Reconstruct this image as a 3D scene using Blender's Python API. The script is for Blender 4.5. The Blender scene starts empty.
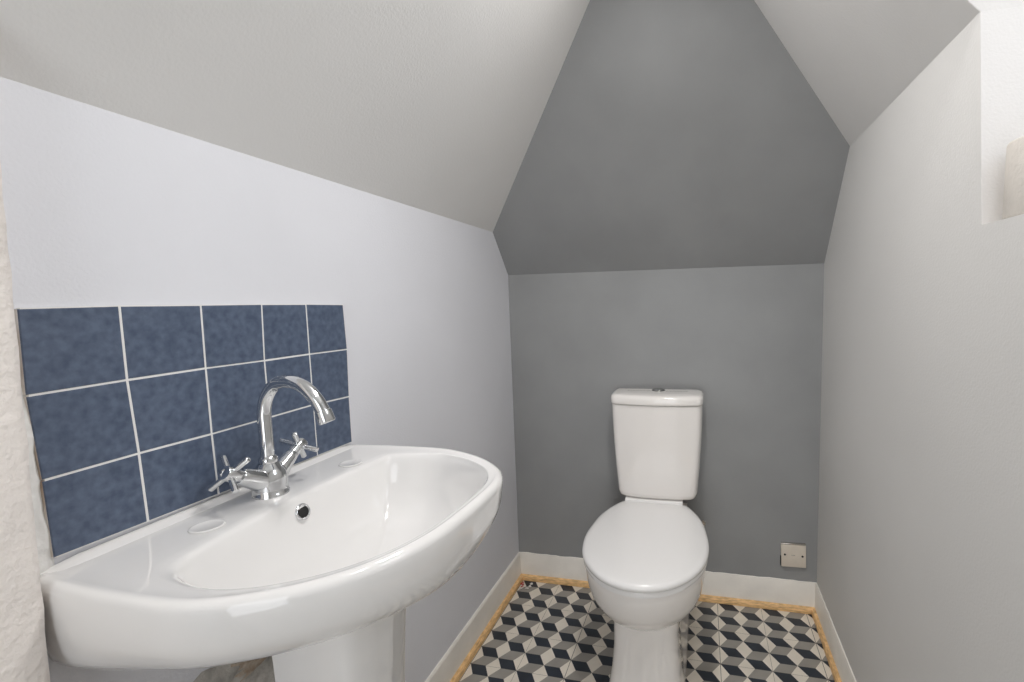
import bpy, bmesh, math, random
from mathutils import Vector, Matrix, noise
random.seed(7)
S = bpy.context.scene
COL = S.collection

# ---------------------------------------------------------------- helpers
def link(o, parent=None):
    COL.objects.link(o)
    if parent is not None:
        o.parent = parent
    return o

def obj(name, bm, mats, parent=None, smooth=True, angle=40, loc=(0, 0, 0)):
    me = bpy.data.meshes.new(name)
    bmesh.ops.recalc_face_normals(bm, faces=bm.faces)
    for f in bm.faces:
        f.smooth = smooth
    if smooth and angle is not None:
        a = math.radians(angle)
        for e in bm.edges:
            if len(e.link_faces) == 2 and e.calc_face_angle(0) > a:
                e.smooth = False
    bm.to_mesh(me); bm.free()
    for m in (mats if isinstance(mats, (list, tuple)) else [mats]):
        me.materials.append(m)
    o = bpy.data.objects.new(name, me)
    o.location = loc
    return link(o, parent)

def thing(name, label, cat, loc):
    o = bpy.data.objects.new(name, None)
    o.empty_display_size = .05
    o.location = loc
    o['label'] = label; o['category'] = cat
    return link(o)

def structure(o):
    o['kind'] = 'structure'
    return o

def loft(bm, loops, closed=True, cap0=False, cap1=False, mat=0):
    vs = [[bm.verts.new(p) for p in L] for L in loops]
    n = len(loops[0])
    for a, b in zip(vs, vs[1:]):
        for i in range(n if closed else n - 1):
            j = (i + 1) % n
            f = bm.faces.new((a[i], a[j], b[j], b[i])); f.material_index = mat
    if cap0: bm.faces.new(vs[0][::-1]).material_index = mat
    if cap1: bm.faces.new(vs[-1]).material_index = mat
    return vs

def tube(bm, pts, radii, n=20, cap=True):
    pts = [Vector(p) for p in pts]
    if not isinstance(radii, (list, tuple)): radii = [radii] * len(pts)
    ref = None; loops = []
    for i, p in enumerate(pts):
        t = (pts[min(i + 1, len(pts) - 1)] - pts[max(i - 1, 0)]).normalized()
        if ref is None:
            ref = Vector((0, 0, 1)) if abs(t.z) < .9 else Vector((1, 0, 0))
        u = (ref - t * ref.dot(t)).normalized(); ref = u
        v = t.cross(u)
        loops.append([p + (u * math.cos(2 * math.pi * k / n) + v * math.sin(2 * math.pi * k / n)) * radii[i] for k in range(n)])
    return loft(bm, loops, cap0=cap, cap1=cap)

def lathe(bm, prof, origin, axis, n=32, cap0=True, cap1=True):
    """prof: (distance along axis, radius)"""
    a = Vector(axis).normalized(); o = Vector(origin)
    ref = Vector((0, 0, 1)) if abs(a.z) < .9 else Vector((1, 0, 0))
    u = (ref - a * ref.dot(a)).normalized(); v = a.cross(u)
    loops = [[o + a * d + (u * math.cos(2 * math.pi * k / n) + v * math.sin(2 * math.pi * k / n)) * r for k in range(n)] for d, r in prof]
    return loft(bm, loops, cap0=cap0, cap1=cap1)

def prism(bm, poly, off, mat=0):
    """polygon extruded by the vector off"""
    off = Vector(off)
    a = [bm.verts.new(p) for p in poly]; b = [bm.verts.new(Vector(p) + off) for p in poly]
    bm.faces.new(a).material_index = mat
    bm.faces.new(b[::-1]).material_index = mat
    n = len(a)
    for i in range(n):
        bm.faces.new((a[i], b[i], b[(i + 1) % n], a[(i + 1) % n])).material_index = mat

def box(bm, lo, hi, bevel=0, seg=2):
    x0, y0, z0 = lo; x1, y1, z1 = hi
    b2 = bmesh.new()
    prism(b2, [(x0, y0, z0), (x1, y0, z0), (x1, y1, z0), (x0, y1, z0)], (0, 0, z1 - z0))
    if bevel:
        bmesh.ops.bevel(b2, geom=b2.edges[:], offset=bevel, segments=seg, profile=.5, affect='EDGES')
    me = bpy.data.meshes.new('tmp'); b2.to_mesh(me); b2.free()
    bm.from_mesh(me); bpy.data.meshes.remove(me)

def spline(pts, k=8, closed=False):
    """Catmull-Rom resampling"""
    P = [Vector(p) for p in pts]; out = []
    n = len(P)
    rng = n if closed else n - 1
    for i in range(rng):
        p0 = P[(i - 1) % n] if closed or i > 0 else P[0] * 2 - P[1]
        p1 = P[i]; p2 = P[(i + 1) % n]
        p3 = P[(i + 2) % n] if closed or i + 2 < n else P[-1] * 2 - P[-2]
        for s in range(k):
            t = s / k
            out.append(.5 * ((2 * p1) + (p2 - p0) * t + (2 * p0 - 5 * p1 + 4 * p2 - p3) * t * t + (3 * p1 - p0 - 3 * p2 + p3) * t ** 3))
    if not closed: out.append(P[-1])
    return out

def resample(pts, n):
    """n points evenly spaced along an open polyline"""
    L = [0]
    for a, b in zip(pts, pts[1:]): L.append(L[-1] + (Vector(b) - Vector(a)).length)
    out = []; i = 0
    for k in range(n):
        d = L[-1] * k / (n - 1)
        while i < len(pts) - 2 and L[i + 1] < d: i += 1
        t = (d - L[i]) / max(1e-9, L[i + 1] - L[i])
        out.append(Vector(pts[i]).lerp(Vector(pts[i + 1]), min(1, max(0, t))))
    return out

# ---------------------------------------------------------------- materials
def mat(name, color, rough=.5, metal=0, bump=0, bscale=200, var=0, vscale=4, var2=None, coat=0, spec=.5, detail=4, stretch=None, bdist=.002):
    m = bpy.data.materials.new(name); m.use_nodes = True
    nt = m.node_tree; p = nt.nodes['Principled BSDF']
    p.inputs['Base Color'].default_value = (*color, 1)
    p.inputs['Roughness'].default_value = rough
    p.inputs['Metallic'].default_value = metal
    p.inputs['Coat Weight'].default_value = coat
    p.inputs['Coat Roughness'].default_value = .03
    p.inputs['Specular IOR Level'].default_value = spec
    tc = nt.nodes.new('ShaderNodeTexCoord')
    src = tc.outputs['Object']
    if stretch:
        mp = nt.nodes.new('ShaderNodeMapping'); mp.inputs['Scale'].default_value = stretch
        nt.links.new(src, mp.inputs['Vector']); src = mp.outputs['Vector']
    if var or var2:
        nz = nt.nodes.new('ShaderNodeTexNoise'); nz.inputs['Scale'].default_value = vscale; nz.inputs['Detail'].default_value = detail
        nt.links.new(src, nz.inputs['Vector'])
        cr = nt.nodes.new('ShaderNodeValToRGB')
        cr.color_ramp.elements[0].position = .32; cr.color_ramp.elements[1].position = .68
        c0 = tuple(c * (1 - var) for c in color); c1 = var2 or tuple(min(1, c * (1 + var)) for c in color)
        cr.color_ramp.elements[0].color = (*c0, 1); cr.color_ramp.elements[1].color = (*c1, 1)
        nt.links.new(nz.outputs['Fac'], cr.inputs['Fac']); nt.links.new(cr.outputs['Color'], p.inputs['Base Color'])
    if bump:
        nb = nt.nodes.new('ShaderNodeTexNoise'); nb.inputs['Scale'].default_value = bscale; nb.inputs['Detail'].default_value = 3
        nt.links.new(src, nb.inputs['Vector'])
        b = nt.nodes.new('ShaderNodeBump'); b.inputs['Strength'].default_value = bump; b.inputs['Distance'].default_value = bdist
        nt.links.new(nb.outputs['Fac'], b.inputs['Height']); nt.links.new(b.outputs['Normal'], p.inputs['Normal'])
    return m

M_white = mat('shaded_white_paint', (.655, .647, .632), .62, bump=.22, bscale=240, var=.02, vscale=3)  # white paint with the right wall's shade darkened into its colour
M_left = mat('left_wall_paint', (.695, .70, .738), .6, bump=.25, bscale=240, var=.02, vscale=3)
M_bright = mat('lit_white_paint', (.76, .745, .735), .6, bump=.2, bscale=240, var=.015, vscale=3)  # the same white kept lighter for the lit reveal
M_slope = mat('sloped_ceiling_paint', (.80, .79, .775), .5, bump=.2, bscale=220, var=.02, vscale=3)
M_grey = mat('grey_wall_paint', (.295, .30, .302), .38, bump=.12, bscale=160, var=.05, vscale=5, spec=.45)
M_jamb = mat('old_gloss_paint', (.80, .75, .71), .4, bump=.7, bscale=110, var=.05, vscale=14, bdist=.004)
M_skirt = mat('skirting_paint', (.87, .835, .775), .4, bump=.15, bscale=80, var=.07, vscale=9)
M_wood = mat('raw_pine', (.80, .50, .235), .5, var=.3, vscale=7, bump=.2, bscale=40, stretch=(6, 6, 40))
M_ceramic = mat('white_ceramic', (.82, .81, .80), .05, coat=.6, spec=.5)
M_toilet = mat('toilet_ceramic', (.90, .868, .835), .06, coat=.5, spec=.5)
M_plastic = mat('white_seat_plastic', (.86, .85, .84), .2, spec=.5)
M_chrome = mat('chrome', (.70, .71, .72), .10, metal=1)
M_dchrome = mat('worn_chrome', (.42, .42, .41), .25, metal=1)
M_dark = mat('dark_hole', (.012, .012, .012), .6)
M_tile = mat('slate_blue_glazed_tile', (.066, .092, .150), .42, var=.14, vscale=95, var2=(.104, .134, .198), bump=.15, bscale=160, detail=9)
M_grout = mat('white_grout', (.78, .77, .75), .8, bump=.4, bscale=200)
M_bisque = mat('tile_bisque', (.44, .33, .25), .85, var2=(.72, .69, .65), var=.1, vscale=28, bump=.5, bscale=150)
M_plaster = mat('rough_plaster', (.74, .73, .71), .85, bump=.9, bscale=60, var=.06, vscale=20, bdist=.004)
M_fw = mat('floor_cream', (.80, .74, .645), .42, var=.06, vscale=14)
M_fg = mat('floor_mid_grey', (.32, .302, .272), .42, var=.08, vscale=14)
M_fd = mat('floor_navy_black', (.026, .033, .046), .4, var=.2, vscale=14)
M_seam = mat('floor_seam', (.10, .09, .08), .8)
M_sub = mat('concrete_under_floor', (.10, .095, .09), .9, bump=.5, bscale=50, var=.2, vscale=10)
M_plate = mat('cream_switch_plate', (.70, .63, .54), .3, var=.04, vscale=30)
M_metalbox = mat('plate_metal_edge', (.62, .58, .53), .25, metal=1)
M_paper = mat('embossed_paper', (.60, .565, .52), .95, bump=.5, bscale=170, bdist=.002, var=.03, vscale=60)
M_card = mat('roll_cardboard', (.45, .34, .23), .9)
M_brick = mat('broken_brick', (.42, .25, .12), .9, var=.5, vscale=35, var2=(.62, .56, .48), bump=1, bscale=60, bdist=.004)
M_rubble = mat('grey_mortar', (.44, .42, .385), .9, var=.3, vscale=40, bump=1, bscale=70, bdist=.004)
M_brass = mat('dull_valve_metal', (.62, .55, .47), .35, metal=.8)
M_red = mat('red_scrap', (.45, .05, .035), .6)
M_frame = mat('window_frame_paint', (.8, .8, .8), .4)
M_glass = mat('window_glass', (1, 1, 1), 0)
M_glass.node_tree.nodes['Principled BSDF'].inputs['Transmission Weight'].default_value = 1

# ---------------------------------------------------------------- the room
XL, XR, YB = -.75, .4054, 1.7674          # left wall, right wall, back wall
ZF = 1.2625                               # height where the back wall starts to lean
ZL, ZR = 1.413, 1.571                     # wall tops under the two sloped ceilings
ky = .765 / .643                          # lean of the back slope
def y_slope(z): return YB - (z - ZF) / ky
RX, RZ = -.097, 2.084                     # ridge
SL, SR = (RZ - ZL) / (RX - XL), (RZ - ZR) / (XR - RX)
HX, HZ, HY = 1.02, 2.34, -1.25            # hall: outer wall, ceiling, far end
CX2 = XL + (HZ - ZL) / SL                 # where the left slope meets the hall ceiling
YN0, YN1 = .831, .865                     # foot and head of the reveal
T = .04

def slab(name, poly, off, m):
    bm = bmesh.new(); prism(bm, poly, off)
    return structure(obj(name, bm, m, smooth=False))

slab('wall_left', [(XL, -.02, 0), (XL, YB, 0), (XL, YB, ZF), (XL, y_slope(ZL), ZL), (XL, -.02, ZL)], (-T, 0, 0), M_left)
slab('wall_back', [(XL, YB, 0), (XR, YB, 0), (XR, YB, ZF), (XL, YB, ZF)], (0, T, 0), M_grey)
slab('wall_back_slope', [(XL, YB, ZF), (XR, YB, ZF), (XR, y_slope(ZR), ZR), (RX, y_slope(RZ), RZ), (XL, y_slope(ZL), ZL)], (0, T * .765, T * .643), M_grey)
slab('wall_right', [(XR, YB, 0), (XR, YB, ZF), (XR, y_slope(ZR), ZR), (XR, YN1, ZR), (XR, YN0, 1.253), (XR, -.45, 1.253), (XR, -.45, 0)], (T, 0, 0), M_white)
# sloped ceilings
slab('ceiling_left', [(XL, -.02, ZL), (XL, y_slope(ZL), ZL), (RX, y_slope(RZ), RZ), (RX, YN1 + .0, RZ), (CX2, YN1, HZ), (CX2, -.02, HZ)], (-T * .7, 0, T * .7), M_slope)
slab('ceiling_right', [(XR, YN1, ZR), (XR, y_slope(ZR), ZR), (RX, y_slope(RZ), RZ), (RX, YN1 + .0005, RZ)], (T * .7, 0, T * .7), M_slope)
# reveal that faces the window, and the bulkhead above the low ceiling
bm = bmesh.new()
e = .0008
prism(bm, [(XR + e, YN0 - e, 1.2525), (HX, YN0 - e, 1.2525), (HX, YN1 - e, ZR), (XR + e, YN1 - e, ZR)], (0, T, 0))
prism(bm, [(XR + e, YN1 - e, ZR), (HX, YN1 - e, ZR), (HX, YN1 - e, HZ), (CX2, YN1 - e, HZ), (RX, YN1 - e, RZ + e)], (0, T, 0))
structure(obj('wall_reveal', bm, M_bright, smooth=False))
slab('trim_1', [(XR + T, -.45, 1.253), (XR + T, YN0, 1.253), (HX, YN0, 1.253), (HX, -.45, 1.253)], (0, 0, -T), M_bright)        # ledge above the right wall
slab('ceiling', [(CX2, YN1, HZ), (HX, YN1, HZ), (HX, HY, HZ), (CX2, HY, HZ)], (0, 0, T), M_slope)
slab('ceiling_hall', [(-.82, -.02, HZ), (CX2, -.02, HZ), (CX2, HY, HZ), (-.82, HY, HZ)], (0, 0, T), M_slope)
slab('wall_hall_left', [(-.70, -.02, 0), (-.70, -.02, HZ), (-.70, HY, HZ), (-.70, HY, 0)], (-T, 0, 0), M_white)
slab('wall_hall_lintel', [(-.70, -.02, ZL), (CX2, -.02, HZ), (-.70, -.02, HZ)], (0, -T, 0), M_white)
DX0, DX1, DZ = -.50, .36, 2.02  # unseen opening added behind the camera to admit the front fill
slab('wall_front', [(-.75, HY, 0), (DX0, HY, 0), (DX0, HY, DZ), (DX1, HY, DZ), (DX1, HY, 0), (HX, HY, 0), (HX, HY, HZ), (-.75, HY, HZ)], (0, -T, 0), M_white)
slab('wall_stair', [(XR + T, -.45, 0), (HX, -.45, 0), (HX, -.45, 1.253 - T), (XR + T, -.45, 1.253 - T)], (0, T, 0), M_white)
# outer wall with the window opening
WY0, WY1, WZ0, WZ1 = .30, .82, 1.33, 2.15
bm = bmesh.new()
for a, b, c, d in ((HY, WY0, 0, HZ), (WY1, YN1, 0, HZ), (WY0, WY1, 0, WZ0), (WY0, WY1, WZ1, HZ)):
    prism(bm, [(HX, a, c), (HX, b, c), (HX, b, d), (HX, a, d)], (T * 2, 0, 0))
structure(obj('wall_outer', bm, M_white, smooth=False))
bm = bmesh.new()
for lo, hi in (((HX + .02, WY0, WZ0), (HX + .06, WY0 + .045, WZ1)), ((HX + .02, WY1 - .045, WZ0), (HX + .06, WY1, WZ1)),
               ((HX + .02, WY0, WZ0), (HX + .06, WY1, WZ0 + .045)), ((HX + .02, WY0, WZ1 - .045), (HX + .06, WY1, WZ1)),
               ((HX + .025, (WY0 + WY1) / 2 - .02, WZ0), (HX + .055, (WY0 + WY1) / 2 + .02, WZ1))):
    box(bm, lo, hi, .004)
w = structure(obj('window_1', bm, M_frame))

# floor: printed cube pattern, every face a polygon of one sheet
GX, GY, PX, PY = .0783, .0776, -.0229, 1.6367
fx0, fx1, fy0, fy1 = XL, XR, HY, YB
def clip(poly):
    for ax, lim, sgn in ((0, fx0, 1), (0, fx1, -1), (1, fy0, 1), (1, fy1, -1)):
        out = []
        for i in range(len(poly)):
            a, b = poly[i], poly[(i + 1) % len(poly)]
            da, db = sgn * (a[ax] - lim), sgn * (b[ax] - lim)
            if da >= 0: out.append(a)
            if (da >= 0) != (db >= 0):
                t = da / (da - db); out.append((a[0] + (b[0] - a[0]) * t, a[1] + (b[1] - a[1]) * t))
        poly = out
        if len(poly) < 3: return None
    ar = abs(sum(poly[i][0] * poly[(i + 1) % len(poly)][1] - poly[(i + 1) % len(poly)][0] * poly[i][1] for i in range(len(poly))))
    return poly if ar > 1e-6 else None
bm = bmesh.new()
def fpoly(poly, m, z=0.0):
    c = clip(poly)
    if c: bm.faces.new([bm.verts.new((x, y, z)) for x, y in c]).material_index = m
for c in range(-12, 8):
    for r in range(-16, 46):
        x = PX + GX * c; y = PY - GY * r + GY * .5 * c
        if y < fy0 - .1 or y > fy1 + .2: continue
        fpoly([(x, y), (x + GX / 3, y - GY / 2), (x, y - GY), (x - GX / 3, y - GY / 2)], 0)
        fpoly([(x, y), (x + GX / 3, y + GY / 2), (x + GX, y + GY / 2), (x + 2 * GX / 3, y)], 1)
        fpoly([(x, y), (x + 2 * GX / 3, y), (x + GX, y - GY / 2), (x + GX / 3, y - GY / 2)], 2)
for c in range(-11, 8, 2):
    x = PX + GX * c; hw = .0008 if c in (1, -5, 5, -9) else .0004
    fpoly([(x - hw, fy0), (x + hw, fy0), (x + hw, fy1), (x - hw, fy1)], 3, .0003)
for r in range(-6, 46, 2):
    y = PY - GY * (.5 + r)
    fpoly([(fx0, y - .0004), (fx1, y - .0004), (fx1, y + .0004), (fx0, y + .0004)], 3, .0003)
prism(bm, [(fx0 - .3, fy0, -.002), (HX, fy0, -.002), (HX, fy1, -.002), (fx0 - .3, fy1, -.002)], (0, 0, -.05), 4)
structure(obj('floor', bm, [M_fw, M_fg, M_fd, M_seam, M_sub], smooth=False))

# skirting boards and the loose pine beading at their foot
def wobble(p, s=30, a=.0012):
    return a * noise.noise(Vector(p) * s)
def board(name, p0, p1, nrm, h, d, m, rough=0):
    p0, p1, nrm = Vector(p0), Vector(p1), Vector(nrm)
    n = max(2, int((p1 - p0).length / .02)); loops = []
    for i in range(n + 1):
        p = p0.lerp(p1, i / n); e = wobble(p, 40, rough)
        loops.append([p, p + nrm * d, p + nrm * d + Vector((0, 0, h - .006 + e)), p + nrm * (d * .55) + Vector((0, 0, h + e)), p + Vector((0, 0, h + e))])
    bm = bmesh.new(); loft(bm, loops, cap0=True, cap1=True)
    return structure(obj(name, bm, m, angle=30))
def bead(name, p0, p1, nrm, h, d, m):
    p0, p1, nrm = Vector(p0), Vector(p1), Vector(nrm)
    n = max(2, int((p1 - p0).length / .03)); loops = []
    for i in range(n + 1):
        p = p0.lerp(p1, i / n) + nrm * wobble(p0.lerp(p1, i / n), 14, .001)
        L = [p + Vector((0, 0, .0006)), p + nrm * d + Vector((0, 0, .0006))]
        for k in range(6):
            t = math.pi / 2 * k / 5
            L.append(p + nrm * (d * math.cos(t) ** .6) + Vector((0, 0, .0006 + .35 * h + h * .65 * math.sin(t))))
        L.append(p + Vector((0, 0, h)))
        loops.append(L)
    bm = bmesh.new(); loft(bm, loops, cap0=True, cap1=True)
    return structure(obj(name, bm, m, angle=50))
SK = .114
board('baseboard_left', (XL, -.02, 0), (XL, YB, 0), (1, 0, 0), SK, .008, M_skirt, .002)
board('baseboard_back', (XL, YB, 0), (XR, YB, 0), (0, -1, 0), SK, .006, M_skirt, .004)
board('baseboard_right', (XR, -.4, 0), (XR, YB, 0), (-1, 0, 0), SK, .006, M_skirt, .002)
bead('trim_2', (XL + .008, -.02, 0), (XL + .008, YB - .006, 0), (1, 0, 0), .021, .013, M_wood)
bead('trim_3', (XL + .010, YB - .006, 0), (XR - .008, YB - .006, 0), (0, -1, 0), .021, .013, M_wood)
bead('trim_4', (XR - .006, -.4, 0), (XR - .006, YB - .008, 0), (-1, 0, 0), .021, .013, M_wood)

# door jamb in the near left corner: lumpy gloss paint
bm = bmesh.new(); rowsj = []
for i in range(91):
    z = HZ * i / 90 if i < 90 else HZ
    lean = .3390 + (z - .72) * .030
    y1 = min(.360, lean); e = .0016 * noise.noise(Vector((0, 3.1, z * 28))) + .001 * noise.noise(Vector((1, 2, z * 70)))
    L = [(-.75, y1 + .002, z), (-.712, y1 + e, z), (-.7035, y1 - .004 + e, z), (-.7005, y1 - .012, z)]
    for k in range(1, 9):
        y = y1 - .012 - k * .033
        L.append((-.700 + .0012 * noise.noise(Vector((y * 25, 1.3, z * 22))), y, z))
    L += [(-.70, -.02, z), (-.75, -.02, z)]
    rowsj.append(L)
loft(bm, rowsj, cap0=True, cap1=True)
structure(obj('trim_5', bm, M_jamb, angle=60))

# raw plaster between jamb and tiles; broken brick under the basin
def lumpy(name, x, ys, zs, depth, m, seed, rag=.004):
    bm = bmesh.new(); ny, nz = 16, 26; g = []
    for i in range(nz + 1):
        r = []
        for j in range(ny + 1):
            u, v = j / ny, i / nz
            edge = min(u, 1 - u, v, 1 - v) * 6
            y = ys[0] + (ys[1] - ys[0]) * u + rag * noise.noise(Vector((seed, v * 9, u * 3)))
            z = zs[0] + (zs[1] - zs[0]) * v + (rag - .004) * noise.noise(Vector((u * 6, seed, v * 3)))
            r.append(bm.verts.new((x + min(1, edge) * depth * (.6 + .7 * noise.noise(Vector((y * 55, z * 55, seed)))) + .0003, y, z)))
        g.append(r)
    for i in range(nz):
        for j in range(ny):
            bm.faces.new((g[i][j], g[i][j + 1], g[i + 1][j + 1], g[i + 1][j]))
    return structure(obj(name, bm, m, angle=None))
lumpy('wall_left_filler', XL, (.345, .374), (.845, 1.075), .006, M_plaster, 2.2)
lumpy('wall_left_mortar', XL, (.505, .70), (.455, .60), .010, M_rubble, 5.5, .028)
lumpy('wall_left_brick', XL + .002, (.560, .71), (.535, .603), .014, M_brick, 8.1, .012)

# ---------------------------------------------------------------- tiled splashback
V = [[(.3690, 1.160), (.4655, 1.1615), (.569, 1.161), (.671, 1.161), (.7655, 1.160), (.862, 1.158)],
     [(.3665, 1.061), (.4645, 1.063), (.567, 1.064), (.667, 1.063), (.7645, 1.063), (.8645, 1.062)],
     [(.3700, .961), (.4680, .962), (.566, .961), (.667, .962), (.764, .963), (.8605, .960)],
     [(.3710, .866), (.4695, .8645), (.567, .863), (.667, .861), (.764, .860), (.8595, .859)]]
t = thing('tile_splashback', 'slate blue square wall tiles with white grout, three rows above the washbasin', 'tiles', (XL, .61, .86))
def loc(p): return (p[0] - XL, p[1] - .61, p[2] - .86)
bm = bmesh.new()
for i in range(3):
    for j in range(5):
        q = [V[i][j], V[i][j + 1], V[i + 1][j + 1], V[i + 1][j]]
        cy = sum(p[0] for p in q) / 4; cz = sum(p[1] for p in q) / 4
        def ins(p, d): return (p[0] + (d if p[0] < cy else -d), p[1] + (d if p[1] < cz else -d))
        jx = random.uniform(-.0004, .0004)
        loops = [[loc((XL + .0005, *ins(p, .0012))) for p in q],
                 [loc((XL + .0065 + jx, *ins(p, .0012))) for p in q],
                 [loc((XL + .0078 + jx, *ins(p, .0022))) for p in q]]
        n0 = len(bm.faces)
        vs = loft(bm, loops, cap1=True)
        bm.faces.ensure_lookup_table()
        for f in list(bm.faces)[n0:]:
            c = f.calc_center_median()
            f.material_index = 1 if c.x < .0045 else 0
obj('tiles', bm, [M_tile, M_bisque], t, angle=20)
bm = bmesh.new()
V = [[(r[0][0] + .0035, r[0][1])] + r[1:] for r in V]
out = [V[0][k] for k in range(6)] + [V[1][5], V[2][5]] + [V[3][k] for k in range(5, -1, -1)] + [V[2][0], V[1][0]]
prism(bm, [loc((XL + .0004, y, z)) for y, z in out], (.0062, 0, 0))
obj('grout', bm, M_grout, t, smooth=False)
# ---------------------------------------------------------------- pedestal washbasin
BX, BY, ZR_ = XL, .61, .853
sink = thing('washbasin', 'white ceramic pedestal washbasin with a chrome mixer tap, below the blue tiles', 'washbasin', (BX + .2, BY, 0))
def sl(u, dy, z): return Vector((u - .2, dy, z))
outer_half = [(.0, .257), (.03, .2625), (.10, .267), (.17, .2685), (.215, .2665), (.25, .2585), (.285, .2435), (.32, .2225), (.35, .196), (.375, .165), (.395, .125), (.408, .083), (.4145, .041), (.4165, 0)]
inner_half = [(.128, .206), (.155, .216), (.19, .2255), (.231, .229), (.262, .2215), (.287, .210), (.32, .187), (.347, .159), (.370, .121), (.3845, .082), (.391, .041), (.393, 0)]
NB, NF = 28, 110
def outline(half, ubow=0.0, corner=.0):
    fr = spline([Vector((u, dy, 0)) for u, dy in half], 10)
    full = [Vector((p.x, -p.y, 0)) for p in fr] + [p for p in reversed(fr)][1:]
    full = resample(full, NF)
    a, b = full[-1], full[0]
    back = []
    for i in range(1, NB):
        q = a.lerp(b, i / NB); s = math.sin(math.pi * i / NB)
        q = Vector((q.x - ubow * s, q.y, 0)); back.append(q)
    return full + back
under_half = [(0, .246), (.03, .2455), (.08, .237), (.16, .209), (.24, .163), (.305, .113), (.348, .065), (.366, .03), (.371, 0)]
OUT = outline(outer_half); INN = outline(inner_half, .014); UND = outline(under_half)
for it in range(12):
    INN = [p * .5 + (INN[i - 1] + INN[(i + 1) % len(INN)]) * .25 if p.y < 0 else p for i, p in enumerate(INN)]
for p in OUT + INN + UND:
    if p.y > 0:
        g = math.exp(-((p.y - .145) / .085) ** 2) * min(1, max(0, (p.x - .15) / .15))
        p.x += .016 * g; p.y += .005 * g
def lv(base, su, sy, z, inset=0.0, cu=0.0, back=0.0):
    L = []
    c = Vector((.17, 0, 0))
    for p in base:
        u = cu + (p.x - cu) * su; dy = p.y * sy
        if inset:
            d = Vector((u, dy, 0)) - c; l = d.length
            q = c + d * (max(0, l - inset) / l); u, dy = max(q.x, 0.0), q.y
        L.append(sl(max(u, .0005) + back, dy, z))
    return L
bm = bmesh.new()
def mixl(A, B, t): return [a.lerp(b, t) for a, b in zip(A, B)]
loops = [lv(UND, k, k, z) for k, z in ((.30, .645), (.40, .66), (.52, .672), (.65, .684), (.77, .696), (.87, .709), (.94, .7235), (.985, .7345))]
for a_ in range(78, 8, -10):
    ca, sa = math.cos(math.radians(a_)), math.sin(math.radians(a_))
    k = (1 - ca) / (1 - math.cos(math.radians(86)))
    loops.append(mixl(lv(OUT, 1, 1.002, .8335 - .0925 * sa), lv(UND, 1, 1, .8335 - .0925 * sa), k))
loops += [lv(OUT, .998, 1.002, .832), lv(OUT, 1.0, 1.0, .842)]
for k in range(1, 6):
    a = math.pi / 2 * k / 5
    loops.append(lv(OUT, 1, 1, .842 + .0115 * math.sin(a), inset=.011 * (1 - math.cos(a))))
# deck: blend from the outer rim to the bowl edge
base_out = [Vector((p.x + .2, p.y, 0)) for p in loops[-1]]
def blend(t, z): return [sl(a.x * (1 - t) + b.x * t, a.y * (1 - t) + b.y * t, z) for a, b in zip(base_out, INN)]
loops += [blend(.12, .8528), blend(.35, .8515), blend(.62, .8508), blend(.82, .8505), blend(.93, .8498), blend(1.0, .8475)]
dc = Vector((.235, 0, 0))
for s, z in ((.985, .843), (.965, .834), (.945, .822), (.915, .805), (.875, .786), (.82, .768), (.74, .751), (.63, .737), (.50, .727), (.36, .720), (.22, .715), (.11, .7125), (.085, .712)):
    loops.append([sl(dc.x + (p.x - dc.x) * s, p.y * s, z) for p in INN])
for s, z in ((.08, .708), (.075, .69)):
    loops.append([sl(dc.x + (p.x - dc.x) * s, p.y * s, z) for p in INN])
loft(bm, loops, cap0=True, cap1=True)
# low upstand along the wall
bowl = obj('basin', bm, M_ceramic, sink, angle=None)
bm = bmesh.new(); L2 = []
for i in range(41):
    y = -.250 + .500 * i / 40; h = .0062 * min(1, min(i, 40 - i) / 3) ** .6
    L2.append([sl(.0006, y, .845), sl(.0006, y, .8522 + h), sl(.006, y, .8525 + h), sl(.011, y, .8524 + h * .8), sl(.016, y, .8524 + h * .3), sl(.024, y, .8522), sl(.03, y, .845)])
loft(bm, L2, cap0=True, cap1=True)
obj('upstand', bm, M_ceramic, bowl)
# moulded tap hole blanks on the deck
for u, dy in ((.075, -.115), (.088, .148)):
    bm = bmesh.new()
    lathe(bm, [(-.001, .021), (.0006, .0205), (.0011, .019), (.0008, .0175), (.0003, .016), (.0003, .001)], sl(u, dy, .8522), (0, 0, 1), 40)
    obj('tap_hole_blank', bm, M_ceramic, bowl)
# overflow ring
ov = sl(.1200, -.002, .8250); on = Vector((.93, 0, .36))
bm = bmesh.new()
lathe(bm, [(-.006, .0135), (.002, .0135), (.0035, .0125), (.0040, .0112), (.0028, .0098), (-.003, .0094)], ov, on, 32, cap0=False, cap1=False)
ring = obj('overflow_ring', bm, M_chrome, bowl)
bm = bmesh.new(); lathe(bm, [(.0, .0097), (.0012, .0096)], ov, on, 24)
obj('overflow_hole', bm, M_dark, bowl)
bm = bmesh.new(); lathe(bm, [(-.01, .021), (.001, .021), (.002, .019), (.0, .016), (-.004, .006)], sl(.235, 0, .7125), (0, 0, 1), 32)
obj('waste', bm, M_chrome, bowl)
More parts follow.
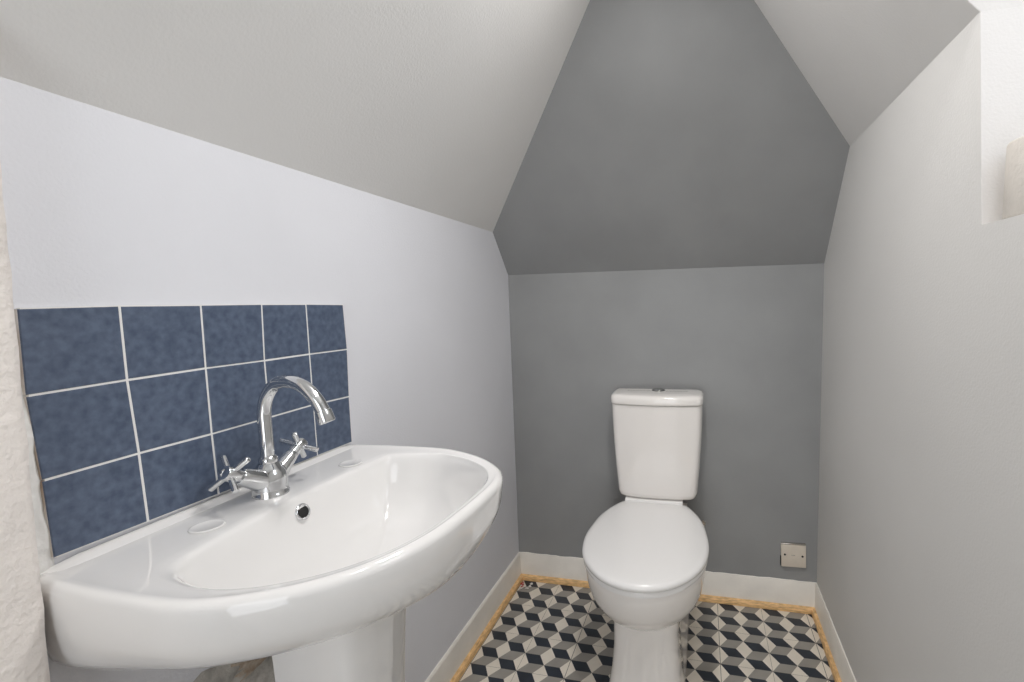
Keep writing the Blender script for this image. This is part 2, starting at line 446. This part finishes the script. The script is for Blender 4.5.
# pedestal
def ped_loop(z, hw, u0, u1):
    pts = [Vector((u0, -hw * .94, 0)), Vector((u0 + .05, -hw, 0)), Vector((u1 - .050, -hw * .97, 0)), Vector((u1 - .022, -hw * .86, 0)), Vector((u1 - .007, -hw * .5, 0)), Vector((u1, 0, 0))]
    h = spline(pts, 6)
    full = h + [Vector((p.x, -p.y, 0)) for p in reversed(h)][1:]
    return [sl(p.x, p.y, z) for p in full]
bm = bmesh.new()
pl = [ped_loop(0.0, .112, .10, .285), ped_loop(.02, .112, .10, .285), ped_loop(.05, .098, .11, .27), ped_loop(.15, .082, .117, .26), ped_loop(.35, .076, .12, .256), ped_loop(.52, .077, .12, .260), ped_loop(.62, .080, .12, .268), ped_loop(.70, .084, .12, .276)]
loft(bm, pl, cap0=True, cap1=True)
obj('pedestal', bm, M_ceramic, sink, angle=50)

# mixer tap
FU, FZ = .0600, .8522
def fl(x, y, z): return sl(FU + x, y, z)
bm = bmesh.new()
lathe(bm, [(-.003, .0265), (.0025, .0265), (.0035, .0255), (.012, .0258), (.026, .0252), (.036, .0232), (.044, .0192), (.051, .0145)], fl(0, 0, FZ), (0, 0, 1), 36)
for s in (-1, 1):
    ti = math.radians(32.5 + s * 2.5); ax = Vector((0, s * math.cos(ti), math.sin(ti)))
    st = Vector(fl(0, 0, FZ + .018))
    R0 = (.0185, .0175, .0158, .0142, .0128, .0118) if s < 0 else (.0165, .0155, .0130, .0108, .0100, .0092)
    tube(bm, [st, st + ax * .022, st + ax * .035, st + ax * .050, st + ax * .0575, st + ax * .059], R0, 24)
tap = obj('mixer_tap', bm, M_chrome, sink, angle=50)
bm = bmesh.new()
path = spline([fl(0, 0, .898), fl(0, 0, .935), fl(0, 0, .965), fl(.001, 0, .990), fl(.0105, 0, 1.0155), fl(.030, 0, 1.0335), fl(.056, 0, 1.0375), fl(.081, 0, 1.030), fl(.101, 0, 1.012), fl(.1115, 0, .995), fl(.116, 0, .985)], 6)
n = len(path)
tube(bm, path, [.0098 + .0008 * i / n for i in range(n)], 24)
spout = obj('spout', bm, M_chrome, tap, angle=60)
bm = bmesh.new()
lathe(bm, [(0, .0125), (.002, .0137), (.010, .0137), (.012, .0125), (.014, .0105)], fl(0, 0, .901), (0, 0, 1), 32)
obj('collar', bm, M_chrome, tap)
bm = bmesh.new()
d = (path[-1] - path[-4]).normalized()
lathe(bm, [(-.008, .0112), (-.007, .0122), (.010, .0122), (.0115, .0112), (.0105, .0088), (.004, .0085)], path[-1], d, 28)
obj('aerator', bm, M_chrome, tap)
for s, ph in ((-1, math.radians(45)), (1, math.radians(72))):
    ti = math.radians(32.5 + s * 2.5); ax = Vector((0, s * math.cos(ti), math.sin(ti)))
    e1 = Vector((1, 0, 0)); e2 = ax.cross(e1).normalized()
    if e2.z < 0: e2 = -e2
    c = Vector(fl(0, 0, FZ + .018)) + ax * .0585
    bm = bmesh.new()
    lathe(bm, [(-.001, .0095), (.008, .0095), (.009, .0112), (.024, .0112), (.026, .0098), (.0262, .006), (.0245, .0055)], c, ax, 28)
    for k in range(4):
        a = ph + k * math.pi / 2
        dr = e1 * math.cos(a) + e2 * math.sin(a)
        p = c + ax * .0165
        tube(bm, [p + dr * .006, p + dr * .031, p + dr * .0335, p + dr * .0343], [.0042, .0046, .0044, .0032], 16)
    obj('handle', bm, M_chrome, tap, angle=50)

# ---------------------------------------------------------------- toilet
TX = -.160
wc = thing('toilet', 'white close-coupled toilet with closed lid, standing against the grey back wall', 'toilet', (TX, 1.45, 0))
def tl(x, y, z): return Vector((x, y - 1.45, z))
lid_half = [(.0, 1.127), (.035, 1.131), (.072, 1.145), (.108, 1.171), (.143, 1.213), (.168, 1.262), (.181, 1.318), (.1845, 1.372), (.180, 1.43), (.169, 1.50), (.150, 1.56), (.128, 1.604), (.114, 1.626), (.108, 1.631)]
fr = spline([Vector((x, y, 0)) for x, y in lid_half], 6)
LID = resample([Vector((-p.x, p.y, 0)) for p in reversed(fr)] + fr[1:], 72)
nb = 10
LID = LID + [LID[-1].lerp(LID[0], i / nb) for i in range(1, nb)]
OX = -.008
def egg(sx, sy, z, inset=0, cy=1.38, dyo=0):
    L = []
    for p in LID:
        q = Vector((p.x * sx, cy + (p.y - cy) * sy, 0))
        if inset:
            dd = q - Vector((0, 1.40, 0)); q = Vector((0, 1.40, 0)) + dd * (1 - inset / dd.length)
        L.append(tl(q.x + OX, q.y + dyo, z))
    return L
# pan: bowl and foot
bm = bmesh.new()
loops = [egg(.955, .965, .396, cy=1.40), egg(.965, .972, .392, cy=1.40), egg(.965, .970, .37, cy=1.40), egg(.955, .955, .347, cy=1.42), egg(.925, .925, .315, cy=1.44), egg(.865, .87, .283, cy=1.46),
         egg(.78, .79, .255, cy=1.48), egg(.68, .71, .235, cy=1.50), egg(.57, .62, .221, cy=1.52), egg(.45, .52, .212, cy=1.52)]
loft(bm, loops, cap0=True, cap1=True)
def foot(z, hf, hb, yf, yb):
    pts = [Vector((0, yf, 0)), Vector((hf * .55, yf + .006, 0)), Vector((hf * .88, yf + .024, 0)), Vector((hf, yf + .065, 0)), Vector((hf * .97, yf + .16, 0)), Vector((hb, yf + .27, 0)), Vector((hb, yb, 0))]
    h = spline(pts, 6)
    return [tl(-p.x, p.y, z) for p in reversed(h)] + [tl(p.x, p.y, z) for p in h[1:]]
loft(bm, [foot(0, .114, .112, 1.205, 1.70), foot(.012, .114, .112, 1.205, 1.70), foot(.03, .110, .108, 1.21, 1.70), foot(.09, .100, .098, 1.222, 1.70), foot(.16, .094, .092, 1.225, 1.70), foot(.22, .093, .092, 1.222, 1.70), foot(.29, .095, .10, 1.225, 1.72), foot(.36, .10, .105, 1.26, 1.735), foot(.392, .10, .105, 1.30, 1.735)], cap0=True, cap1=True)
pan = obj('pan', bm, M_toilet, wc, angle=60)
# seat ring and lid
bm = bmesh.new()
loft(bm, [egg(.985, .985, .396), egg(.997, .997, .398), egg(.999, .999, .407), egg(.99, .99, .411)], cap0=True, cap1=True)
obj('seat', bm, M_plastic, wc, angle=50)
bm = bmesh.new()
loops = [egg(.995, .995, .4125), egg(1.01, 1.012, .4145), egg(1.014, 1.016, .421), egg(1.006, 1.008, .4285)]
for k, (ins, z) in enumerate(((.006, .4325), (.018, .435), (.042, .437), (.08, .4382), (.12, .4386))):
    loops.append(egg(.994, .994, z, inset=ins))
loft(bm, loops, cap0=True, cap1=True)
obj('lid', bm, M_plastic, wc, angle=None)
bm = bmesh.new()
box(bm, tl(-.1045 + OX, 1.622, .398), tl(.1005 + OX, 1.672, .4425), .004, 3)
obj('hinge_bar', bm, M_plastic, wc)
# cistern
def cis(z, hw, yf, yb, rc=.05, bulge=.012):
    pts = [Vector((hw - .022, yb, 0)), Vector((hw - .006, yb - .010, 0)), Vector((hw, yb - .030, 0)), Vector((hw, yf + rc + .01, 0)), Vector((hw - .004, yf + rc * .55, 0)), Vector((hw - rc * .35, yf + rc * .16, 0)), Vector((hw - rc, yf, 0)), Vector((hw * .45, yf - bulge * .7, 0)), Vector((0, yf - bulge, 0))]
    h = spline(pts, 6)
    full = h + [Vector((-p.x, p.y, 0)) for p in reversed(h)][1:]
    return [tl(p.x + .001, p.y, z) for p in full]
bm = bmesh.new()
yb = 1.757
loft(bm, [cis(.4425, 0.1010, 1.665, yb - .02, .03, .004), cis(.4435, 0.1220, 1.645, yb - .01, .035, .005), cis(.447, 0.1330, 1.634, yb, .04, .006), cis(.454, 0.1395, 1.628, yb, .04, .007), cis(.468, 0.1430, 1.625, yb, .04, .008), cis(.56, 0.1505, 1.621, yb, .042, .008), cis(.66, 0.1570, 1.618, yb, .045, .009), cis(.75, 0.1605, 1.616, yb, .045, .01), cis(.787, 0.1610, 1.615, yb, .045, .01)], cap0=True, cap1=True)
obj('cistern', bm, M_toilet, wc, angle=50)
bm = bmesh.new()
loft(bm, [cis(.7885, 0.1580, 1.616, yb, .045, .01), cis(.7895, 0.1625, 1.611, yb, .045, .011), cis(.794, 0.1635, 1.610, yb, .045, .011), cis(.808, 0.1635, 1.610, yb, .045, .011), cis(.8155, 0.1615, 1.612, yb, .045, .011), cis(.8205, 0.1560, 1.618, yb - .003, .045, .011), cis(.8225, 0.1490, 1.625, yb - .008, .042, .01), cis(.823, 0.1040, 1.66, yb - .03, .03, .006)], cap0=True, cap1=True)
obj('cistern_lid', bm, M_toilet, wc, angle=None)
bm = bmesh.new()
lathe(bm, [(-.002, .024), (.0015, .0245), (.003, .023), (.0032, .0205)], tl(.004, 1.712, .8218), (0, 0, 1), 36)
btn = obj('flush_button', bm, M_dchrome, wc)
for s in (-1, 1):
    bm = bmesh.new()
    h = []
    for k in range(17):
        a = math.pi * k / 16
        h.append((s * (.0012 + .018 * math.sin(a)), .018 * math.cos(a)))
    lo = [tl(.004 + x, 1.712 + y, .8245) for x, y in h]; hi = [tl(.004 + x * .95, 1.712 + y * .95, .8275) for x, y in h]
    loft(bm, [lo, hi], cap0=True, cap1=True)
    obj('button_half', bm, M_dchrome, btn)
# inlet nut on the left of the cistern, water pipe and valve on the right
bm = bmesh.new()
lathe(bm, [(0, .006), (.010, .006), (.012, .0045), (.016, .002)], tl(-.130, 1.69, .556), (-1, 0, 0), 16)
obj('inlet_nut', bm, M_plastic, wc)
bm = bmesh.new()
tube(bm, spline([tl(.156, 1.722, .318), tl(.13, 1.730, .314), tl(.10, 1.738, .322), tl(.085, 1.742, .36), tl(.082, 1.742, .446)], 6), .0065, 14)
vp = obj('supply_pipe', bm, M_brass, wc)
bm = bmesh.new()
lathe(bm, [(-.004, .009), (.004, .0115), (.016, .0115), (.018, .009), (.026, .009), (.027, .006)], tl(.148, 1.722, .312), (.75, 0, .66), 8)
obj('valve', bm, M_brass, vp, angle=30)

# ---------------------------------------------------------------- wall plate by the toilet
PX0, PZ0 = .3235, .213
pt = thing('wall_plate', 'small square cream blanking plate with two screws, low on the grey back wall', 'wall plate', (PX0, YB, PZ0))
bm = bmesh.new()
b2 = bmesh.new()
box(b2, (-.0425, -.011, -.044), (.0425, -.0004, .044), .003, 3)
bmesh.ops.rotate(b2, verts=b2.verts, cent=(0, 0, 0), matrix=Matrix.Rotation(math.radians(-1.5), 3, 'Y'))
fp = obj('faceplate', b2, M_plate, pt)
bm.free(); bm = bmesh.new()
box(bm, (-.0415, -.0112, .0405), (.0415, -.001, .0462), .001, 2)
bmesh.ops.rotate(bm, verts=bm.verts, cent=(0, 0, 0), matrix=Matrix.Rotation(math.radians(-1.5), 3, 'Y'))
obj('top_edge', bm, M_metalbox, pt)
for s in (-1, 1):
    bm = bmesh.new()
    lathe(bm, [(0, .0038), (.0012, .0038), (.0016, .0026), (.0010, .0010)], (s * .030, -.0108, .0015 - s * .001), (0, -1, 0), 16)
    obj('screw', bm, M_dark, pt)
bm = bmesh.new(); box(bm, (-.008, -.0114, .001), (.005, -.0108, .0028), .0002, 1)
obj('slot', bm, M_dchrome, pt)
bm = bmesh.new(); box(bm, (-.0445, -.009, -.043), (-.0415, -.0004, -.006), .001, 1)
obj('side_gap', bm, M_dark, pt)

# ---------------------------------------------------------------- toilet roll on the ledge
rl = thing('toilet_roll', 'embossed white toilet paper roll standing on the high ledge at the right', 'toilet roll', (.462, .776, 1.2535))
bm = bmesh.new()
H, R_, r_ = .105, .052, .021
prof = [(r_, .0), (R_ - .004, 0), (R_ - .0012, .0012), (R_, .004), (R_, H - .004), (R_ - .0012, H - .0012), (R_ - .004, H), (r_, H)]
n = 72
lp = [[Vector(((r + (.0006 * noise.noise(Vector((math.cos(a) * 3, math.sin(a) * 3, z * 30))) if r > .04 else 0)) * math.cos(a), r * math.sin(a), z)) for a in [2 * math.pi * k / n for k in range(n)]] for r, z in prof]
lp.append(lp[0]); loft(bm, lp)
bmesh.ops.remove_doubles(bm, verts=bm.verts, dist=1e-6)
obj('paper', bm, M_paper, rl, angle=50)
bm = bmesh.new()
lp = [[Vector((r * math.cos(2 * math.pi * k / 40), r * math.sin(2 * math.pi * k / 40), z)) for k in range(40)] for r, z in ((r_ - .0002, .001), (r_ - .0002, H - .001), (r_ - .0015, H - .001), (r_ - .0015, .001))]
lp.append(lp[0]); loft(bm, lp); bmesh.ops.remove_doubles(bm, verts=bm.verts, dist=1e-6)
obj('core', bm, M_card, rl, angle=50)
bm = bmesh.new()
a0, a1 = math.radians(205), math.radians(300); lp = []
for k in range(20):
    a = a0 + (a1 - a0) * k / 19
    lp.append([Vector((r * math.cos(a), r * math.sin(a), z)) for r, z in ((R_ + .0004, .086 - .004 * k / 19), (R_ + .0022, .0858 - .004 * k / 19), (R_ + .0024, .089 - .004 * k / 19), (R_ + .0004, .0915 - .004 * k / 19))])
loft(bm, lp, cap0=True, cap1=True)
obj('loose_sheet_edge', bm, M_paper, rl, angle=60)

# ---------------------------------------------------------------- scrap in the corner
sc = thing('litter_scrap', 'tiny red and white scrap of litter on the floor in the back left corner', 'litter', (-.712, 1.715, .0005))
bm = bmesh.new()
for k in range(14):
    x, y = random.uniform(-.012, .03), random.uniform(-.022, .02)
    s = random.uniform(.003, .007)
    q = [Vector((x + s * math.cos(a) * random.uniform(.6, 1.2), y + s * math.sin(a) * random.uniform(.6, 1.2), random.uniform(.0006, .004))) for a in (0, 1.3, 2.6, 3.9, 5.2)]
    prism(bm, q, (0, 0, .0012))
obj('white_shreds', bm, M_plaster, sc, smooth=False)
bm = bmesh.new()
for k in range(6):
    x, y = random.uniform(-.012, .008), random.uniform(-.02, .015)
    s = random.uniform(.003, .006)
    q = [Vector((x + s * math.cos(a), y + s * math.sin(a) * random.uniform(.6, 1.2), random.uniform(.003, .006))) for a in (0, 1.3, 2.6, 3.9, 5.2)]
    prism(bm, q, (0, 0, .0012))
obj('red_shreds', bm, M_red, sc, smooth=False)

# ---------------------------------------------------------------- light
def area(name, loc, rot, sx, sy, power, color, spread=180):
    d = bpy.data.lights.new(name, 'AREA'); d.shape = 'RECTANGLE'; d.size = sx; d.size_y = sy; d.energy = power; d.color = color
    d.spread = math.radians(spread)
    o = bpy.data.objects.new(name, d); o.location = loc; o.rotation_euler = rot
    return link(o)
area('window_daylight', (HX + .11, (WY0 + WY1) / 2, (WZ0 + WZ1) / 2), (0, math.radians(90), 0), WZ1 - WZ0, WY1 - WY0, 4.2, (.92, .96, 1.0))
area('front_fill', ((DX0 + DX1) / 2, HY - .06, DZ / 2), (math.radians(90), 0, 0), DX1 - DX0, DZ, 7.2, (1.0, .985, .97))  # added fill from behind the camera, brightens surfaces facing it
area('ridge_lamp', (-.09, .90, 2.0), (0, 0, 0), .12, .24, 4.6, (1.0, .975, .95), 145)
area('overhead_fill', (.10, .42, HZ - .03), (0, 0, 0), .25, .25, 8.5, (1.0, .975, .95))  # added fill from overhead, evens out walls, basin and toilet lid
w = bpy.data.worlds.new('World'); S.world = w; w.use_nodes = True
bg = w.node_tree.nodes['Background']; bg.inputs['Color'].default_value = (.85, .92, 1, 1); bg.inputs['Strength'].default_value = 1.0

# ---------------------------------------------------------------- camera
cd = bpy.data.cameras.new('camera'); cam = bpy.data.objects.new('camera', cd); link(cam)
r = Vector((0.974255633348414, 0.22430748560267647, -0.022629909223986205))
u = Vector((0.0005786819906691311, 0.09788989164825079, 0.9951970831148208))
f = Vector((-0.225445394754549, 0.9695894600374423, -0.09523997568388365))
cam.matrix_world = Matrix(((r.x, u.x, -f.x, 0), (r.y, u.y, -f.y, 0), (r.z, u.z, -f.z, 1.15353699), (0, 0, 0, 1)))
cd.sensor_width = 36; cd.lens = 472.377 / 1024 * 36
cd.shift_x = -(593.01 - 512) / 1024; cd.shift_y = (346.07 - 341) / 1024
cd.clip_start = .02
S.camera = cam
S.view_settings.view_transform = 'Standard'; S.view_settings.look = 'None'; S.view_settings.gamma = 1
S.view_settings.use_curve_mapping = False
S.view_settings.exposure = 0.16
S.cycles.max_bounces = 12; S.cycles.diffuse_bounces = 8
